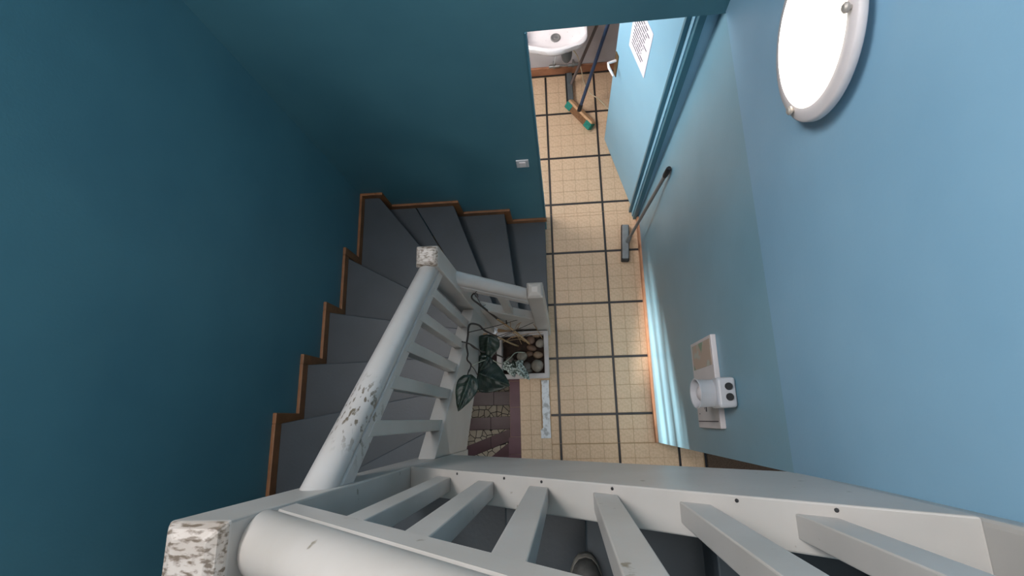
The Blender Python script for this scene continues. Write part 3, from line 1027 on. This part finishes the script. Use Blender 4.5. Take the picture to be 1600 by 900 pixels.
def pebble(x, y, rad, sy, rot, mi, label, z=None):
    bm = bmesh.new()
    bmesh.ops.create_icosphere(bm, subdivisions=3, radius=1)
    rg = random.Random(int(x * 10000))
    ph = [rg.uniform(0, 6) for _ in range(3)]
    for q_ in bm.verts:
        k = 1 + 0.06 * math.sin(3 * q_.co.x + ph[0]) + 0.05 * math.sin(3 * q_.co.y + ph[1])
        q_.co = Vector((q_.co.x * rad * k, q_.co.y * rad * sy * k, q_.co.z * rad * 0.68 * k))
    me = bpy.data.meshes.new('pebble')
    bm.to_mesh(me); bm.free()
    me.polygons.foreach_set('use_smooth', [True] * len(me.polygons))
    me.materials.append(PEB[mi])
    o = bpy.data.objects.new('pebble', me)
    o.location = (x, y, PZ - 0.042 + rad * 0.45)
    o.rotation_euler = (0, 0, R(rot))
    COL.objects.link(o)
    tag(o, label, 'stone', 'pebbles in the planter')


pebble(-0.1293, 0.3172, 0.044, 0.95, 10, 0, 'large pale round pebble in the front right corner of the planter')
pebble(-0.1226, 0.3892, 0.034, 0.78, 0, 3, 'tan oval pebble just behind the large pale one')
pebble(-0.2300, 0.3843, 0.036, 0.95, 20, 0, 'pale pebble in the middle of the planter above the silver leaves')
pebble(-0.2019, 0.3152, 0.030, 1.1, 0, 2, 'grey pebble left of the large pale one')
pebble(-0.1780, 0.3997, 0.026, 0.8, 0, 1, 'small brown pebble between two paler ones at planter centre')
pebble(-0.1071, 0.4660, 0.034, 0.8, 15, 0, 'pale pebble against the right planter wall')
pebble(-0.1310, 0.5276, 0.030, 0.75, -10, 3, 'tan pebble in the back right corner of the planter')
pebble(-0.1710, 0.4900, 0.032, 0.85, 30, 1, 'brown pebble beside the end of the thick stem')
pebble(-0.1640, 0.4378, 0.032, 0.7, -20, 1, 'flat brown pebble in the right half behind the centre')
pebble(-0.2742, 0.3345, 0.028, 1.0, 0, 2, 'grey pebble partly under the silver leaves')
pebble(-0.3123, 0.3655, 0.026, 0.9, 0, 2, 'grey pebble left of the silver leaves')
pebble(-0.1899, 0.2853, 0.026, 0.7, 0, 2, 'small grey pebble against the front planter wall')

# plant
pt = empty('begonia', (-0.2, 0.45, PZ - 0.04))
tag(pt, 'leggy begonia with bare dark stems and few dark leaves in planter', 'plant')


def stem(name, pts, rads, mtl, label=None, n=5):
    path = smooth_path(pts, n)
    k = len(path)
    rs = [rads[0] + (rads[1] - rads[0]) * i / (k - 1) for i in range(k)]
    o = MB().tube(path, rs, 7).build(name, mtl, pt, smooth=True)
    if label:
        o['label'] = label
    return o


stem('stem', [(-0.1768, 0.4656, 0.2200), (-0.2292, 0.5001, 0.4000), (-0.2826, 0.5302, 0.5500), (-0.3354, 0.5522, 0.7200)], (0.0075, 0.006), TWIG, 'thick tan lower stem')
stem('stem', [(-0.3304, 0.5520, 0.7000), (-0.3659, 0.5687, 0.8700), (-0.3717, 0.5499, 1.1400), (-0.3724, 0.5352, 1.3200), (-0.3652, 0.5441, 1.3600), (-0.3470, 0.5525, 1.3600), (-0.3413, 0.5384, 1.3400)], (0.0062, 0.003), BARK)
stem('stem', [(-0.3491, 0.5412, 1.3300), (-0.3419, 0.5227, 1.3000), (-0.3297, 0.5077, 1.2800), (-0.3172, 0.5178, 1.2600)], (0.0016, 0.001), BARK)
stem('stem', [(-0.3522, 0.5413, 1.3300), (-0.3496, 0.5447, 1.3800), (-0.3371, 0.5515, 1.4000)], (0.0024, 0.0013), BARK)
stem('stem', [(-0.2551, 0.4553, 0.2200), (-0.3005, 0.4571, 0.4000), (-0.3461, 0.4619, 0.6200)], (0.006, 0.005), TWIG, 'tan stem')
stem('stem', [(-0.3461, 0.4619, 0.6200), (-0.3737, 0.4480, 0.9200), (-0.3722, 0.4406, 1.1400), (-0.3678, 0.4036, 1.3800), (-0.3685, 0.3754, 1.4400), (-0.3638, 0.3315, 1.4800), (-0.3656, 0.2868, 1.5000), (-0.3600, 0.2508, 1.5000), (-0.3627, 0.2263, 1.5000), (-0.3461, 0.2040, 1.5000), (-0.3414, 0.1706, 1.5700)], (0.0055, 0.003), BARK)
stem('stem', [(-0.3401, 0.3727, 0.2500), (-0.3745, 0.3625, 0.6200), (-0.3664, 0.3128, 1.1000), (-0.3580, 0.2991, 1.4500), (-0.3612, 0.2858, 1.6200)], (0.005, 0.0028), BARK)
stem('stem', [(-0.3664, 0.3128, 1.1000), (-0.3632, 0.2999, 1.3400), (-0.3609, 0.3006, 1.4800)], (0.003, 0.0018), BARK)
stem('stem', [(-0.2944, 0.5387, 0.5500), (-0.2934, 0.5815, 0.6200), (-0.3029, 0.6050, 0.7000), (-0.3153, 0.6192, 0.7800)], (0.004, 0.0025), BARK)
stem('stem', [(-0.2114, 0.4081, 0.2400), (-0.2659, 0.4025, 0.3000), (-0.2962, 0.3520, 0.4200), (-0.3339, 0.3075, 0.5500), (-0.3599, 0.3061, 0.7800), (-0.3624, 0.2985, 1.0000)], (0.0035, 0.0025), STEMP, 'pale green stem')
stem('stem', [(-0.3352, 0.2713, 0.4800), (-0.3595, 0.2725, 0.6800), (-0.3640, 0.2894, 0.9000), (-0.3698, 0.2517, 1.1600), (-0.3578, 0.2069, 1.4200)], (0.003, 0.0025), STEMP, 'pale green stem')
stem('stem', [(-0.3432, 0.1768, 1.5600), (-0.3448, 0.1543, 1.5800), (-0.3306, 0.1394, 1.6000)], (0.003, 0.002), BARK)
stem('stem', [(-0.3578, 0.2069, 1.4200), (-0.3820, 0.2109, 1.2000), (-0.4002, 0.2017, 1.0200)], (0.0025, 0.002), BARK)
for twig_no, pts in enumerate(([(-0.3656, 0.3551, 1.4400), (-0.3233, 0.5171, 0.7000), (-0.0940, 0.6070, 0.5500)], [(-0.3629, 0.4048, 0.9000), (-0.2633, 0.5015, 0.5500), (-0.0986, 0.5802, 0.4800)], [(-0.0885, 0.4941, 0.2400), (-0.1285, 0.5546, 0.4000), (-0.1819, 0.6127, 0.5400)],
            [(-0.2933, 0.5073, 0.2600), (-0.1950, 0.5232, 0.3000), (-0.0836, 0.5285, 0.3200)], [(-0.3564, 0.4732, 0.6000), (-0.2838, 0.4664, 0.3600), (-0.1753, 0.5160, 0.3400)], [(-0.2431, 0.5347, 0.4200), (-0.2206, 0.5605, 0.4800), (-0.2146, 0.5648, 0.5000)],
            [(-0.3544, 0.4792, 0.2600), (-0.2597, 0.5065, 0.3400), (-0.2298, 0.4618, 0.2600)], [(-0.2759, 0.5346, 0.5000), (-0.2727, 0.5722, 0.5600), (-0.2854, 0.5930, 0.6200)], [(-0.2064, 0.4753, 0.2800), (-0.2724, 0.5127, 0.4600), (-0.3124, 0.5306, 0.6000)],
            [(-0.3662, 0.4083, 0.6200), (-0.3113, 0.4905, 0.4800), (-0.2118, 0.5327, 0.4000)], [(-0.1831, 0.4702, 0.2500), (-0.2349, 0.4844, 0.3400), (-0.3165, 0.4600, 0.4400)], [(-0.2622, 0.5114, 0.4400), (-0.2352, 0.5493, 0.5000), (-0.1943, 0.5721, 0.5000)])):
    o = stem('dry_twig', pts, (0.0026, 0.0016), BARK if twig_no in (0, 1, 4, 9) else TWIG)


def leaf(tip, base_, width, droop, mtl, name='leaf', veins=True, heart=0.25, label=None, up=Vector((0, 0, 1))):
    tip, base_ = Vector(tip), Vector(base_)
    ax = tip - base_
    L = ax.length
    a = ax.normalized()
    s = a.cross(up).normalized()
    nrm = s.cross(a).normalized()
    NU, NV = 14, 8
    vs = []
    for i in range(NU + 1):
        t = i / NU
        wv = (math.sin(math.pi * min(1, t ** 0.62)) ** 0.8) * width * (1 + heart * (1 - t)) * 0.5
        wv = max(wv, 0.0006)
        for j in range(-NV, NV + 1):
            v = j / NV
            back = heart * L * 0.35 * abs(v) * (1 - t) ** 2
            sag = droop * (t ** 2) * L + abs(v) * width * 0.10 - 0.004 * math.cos(v * 9) * (1 - abs(v)) + 0.003 * math.sin(t * 22 - abs(v) * 7)
            vs.append(base_ + a * (t * L - back) + s * (v * wv) - nrm * sag)
    k = 2 * NV + 1
    fs = [(i * k + j, i * k + j + 1, (i + 1) * k + j + 1, (i + 1) * k + j) for i in range(NU) for j in range(2 * NV)]
    top = MB().add(vs, fs)
    o = top.build(name, mtl, pt, smooth=True, angle=180)
    sm = o.modifiers.new('solid', 'SOLIDIFY'); sm.thickness = 0.0012
    if label:
        o['label'] = label
    if veins:
        vm = MB()

        def at(t, v):
            i = min(NU - 1, int(t * NU)); f = t * NU - i
            jf = (v + 1) * NV; j = min(2 * NV - 1, int(jf)); g_ = jf - j
            p = (vs[i * k + j] * (1 - f) + vs[(i + 1) * k + j] * f) * (1 - g_) + (vs[i * k + j + 1] * (1 - f) + vs[(i + 1) * k + j + 1] * f) * g_
            return p + nrm * 0.0010
        vm.tube([at(t / 10, 0) for t in range(0, 11)], 0.0009, 4)
        for t in (0.08, 0.2, 0.33, 0.47, 0.62, 0.76):
            for sg in (-1, 1):
                vm.tube([at(min(1, t + 0.16 * q_), sg * 0.85 * q_) for q_ in (0, 0.35, 0.7, 1.0)], 0.0006, 4)
        vm.build('vein', LEAFV, o)
    return o


leaf(Vector((-0.3782, 0.0119, 1.6200)), Vector((-0.3306, 0.1445, 1.6000)), 0.078, 0.05, LEAFD, label='dark veined leaf hanging over the white string board')
leaf(Vector((-0.2453, 0.1519, 0.8600)), Vector((-0.4101, 0.2203, 0.9200)), 0.150, 0.06, LEAFD, label='broad dark leaf over the basement stair')
leaf(Vector((-0.3685, 0.2750, 0.9400)), Vector((-0.3474, 0.4059, 0.9800)), 0.110, 0.06, LEAFD, label='dark upright leaf beside the planter rim')
leaf(Vector((-0.3899, 0.2327, 1.0000)), Vector((-0.3518, 0.3038, 0.9800)), 0.070, 0.1, LEAFD, veins=False)
leaf(Vector((-0.2760, 0.2388, 0.3200)), Vector((-0.3019, 0.3205, 0.3350)), 0.058, 0.1, LEAFS, veins=False, label='small silvery patterned leaf')
leaf(Vector((-0.3585, 0.2989, 0.3200)), Vector((-0.3019, 0.3205, 0.3350)), 0.060, 0.1, LEAFS, veins=False, label='small silvery patterned leaf')
leaf(Vector((-0.1777, 0.2204, 0.3100)), Vector((-0.2518, 0.3060, 0.3400)), 0.056, 0.15, LEAFS, veins=False, label='small silvery patterned leaf')
leaf(Vector((-0.2141, 0.3513, 0.3300)), Vector((-0.2557, 0.3144, 0.3400)), 0.042, 0.05, LEAFS, veins=False, label='small silvery patterned leaf')
leaf(Vector((-0.2892, 0.3537, 0.3300)), Vector((-0.2647, 0.3069, 0.3350)), 0.036, 0.05, LEAFD, veins=False)

# crumpled white paper behind the planter
m = MB()
rg = random.Random(11)
bm = bmesh.new()
bmesh.ops.create_icosphere(bm, subdivisions=3, radius=0.042)
for q_ in bm.verts:
    q_.co *= 1 + rg.uniform(-0.18, 0.18)
    q_.co.z *= 1.0
me = bpy.data.meshes.new('crumpled_paper'); bm.to_mesh(me); bm.free()
me.materials.append(mat('paper_white', (226, 226, 232), 0.8))
o = bpy.data.objects.new('crumpled_paper', me)
pp = Vector((-0.4257, 0.5664, 0.3000)); o.location = (pp.x, pp.y, PZ + 0.038)
COL.objects.link(o)
tag(o, 'crumpled white paper on the back left rim of the planter', 'paper')

# ------------------------------------------------------------------ shoe of the photographer on the upper flight
sh = empty('shoe', (0.075, -0.42, 13 * r))
tag(sh, 'toe of a dark shoe with a grey rim on an upper grey step', 'shoe')
zb = 13 * r + 0.002


def foot(scale, z, dz=0):
    out = []
    for t in range(24):
        a = 2 * math.pi * t / 24
        y = math.cos(a)
        wid = 0.042 * (1.0 - 0.12 * (y < 0)) * scale
        out.append((0.075 + wid * math.copysign(abs(math.sin(a)) ** 0.8, math.sin(a)), -0.435 + 0.135 * scale * math.copysign(abs(y) ** 0.85, y), z))
    return out


def loft(rings, name, mtl, par, **k):
    n = len(rings[0])
    vs = [p for rg_ in rings for p in rg_]
    fs = [(a * n + i, a * n + (i + 1) % n, (a + 1) * n + (i + 1) % n, (a + 1) * n + i) for a in range(len(rings) - 1) for i in range(n)]
    fs += [tuple(reversed(range(n))), tuple((len(rings) - 1) * n + i for i in range(n))]
    return MB().add(vs, fs).build(name, mtl, par, **k)


loft([foot(0.97, zb), foot(1.0, zb + 0.004), foot(1.0, zb + 0.022), foot(0.97, zb + 0.026)], 'sole', SHOES, sh, smooth=True)
loft([foot(0.95, zb + 0.026), foot(0.94, zb + 0.042), foot(0.86, zb + 0.056), foot(0.70, zb + 0.064)], 'toe_cap', SHOEM, sh, smooth=True)
loft([foot(0.70, zb + 0.064), foot(0.6, zb + 0.070), foot(0.52, zb + 0.068)], 'upper', SHOEK, sh, smooth=True)
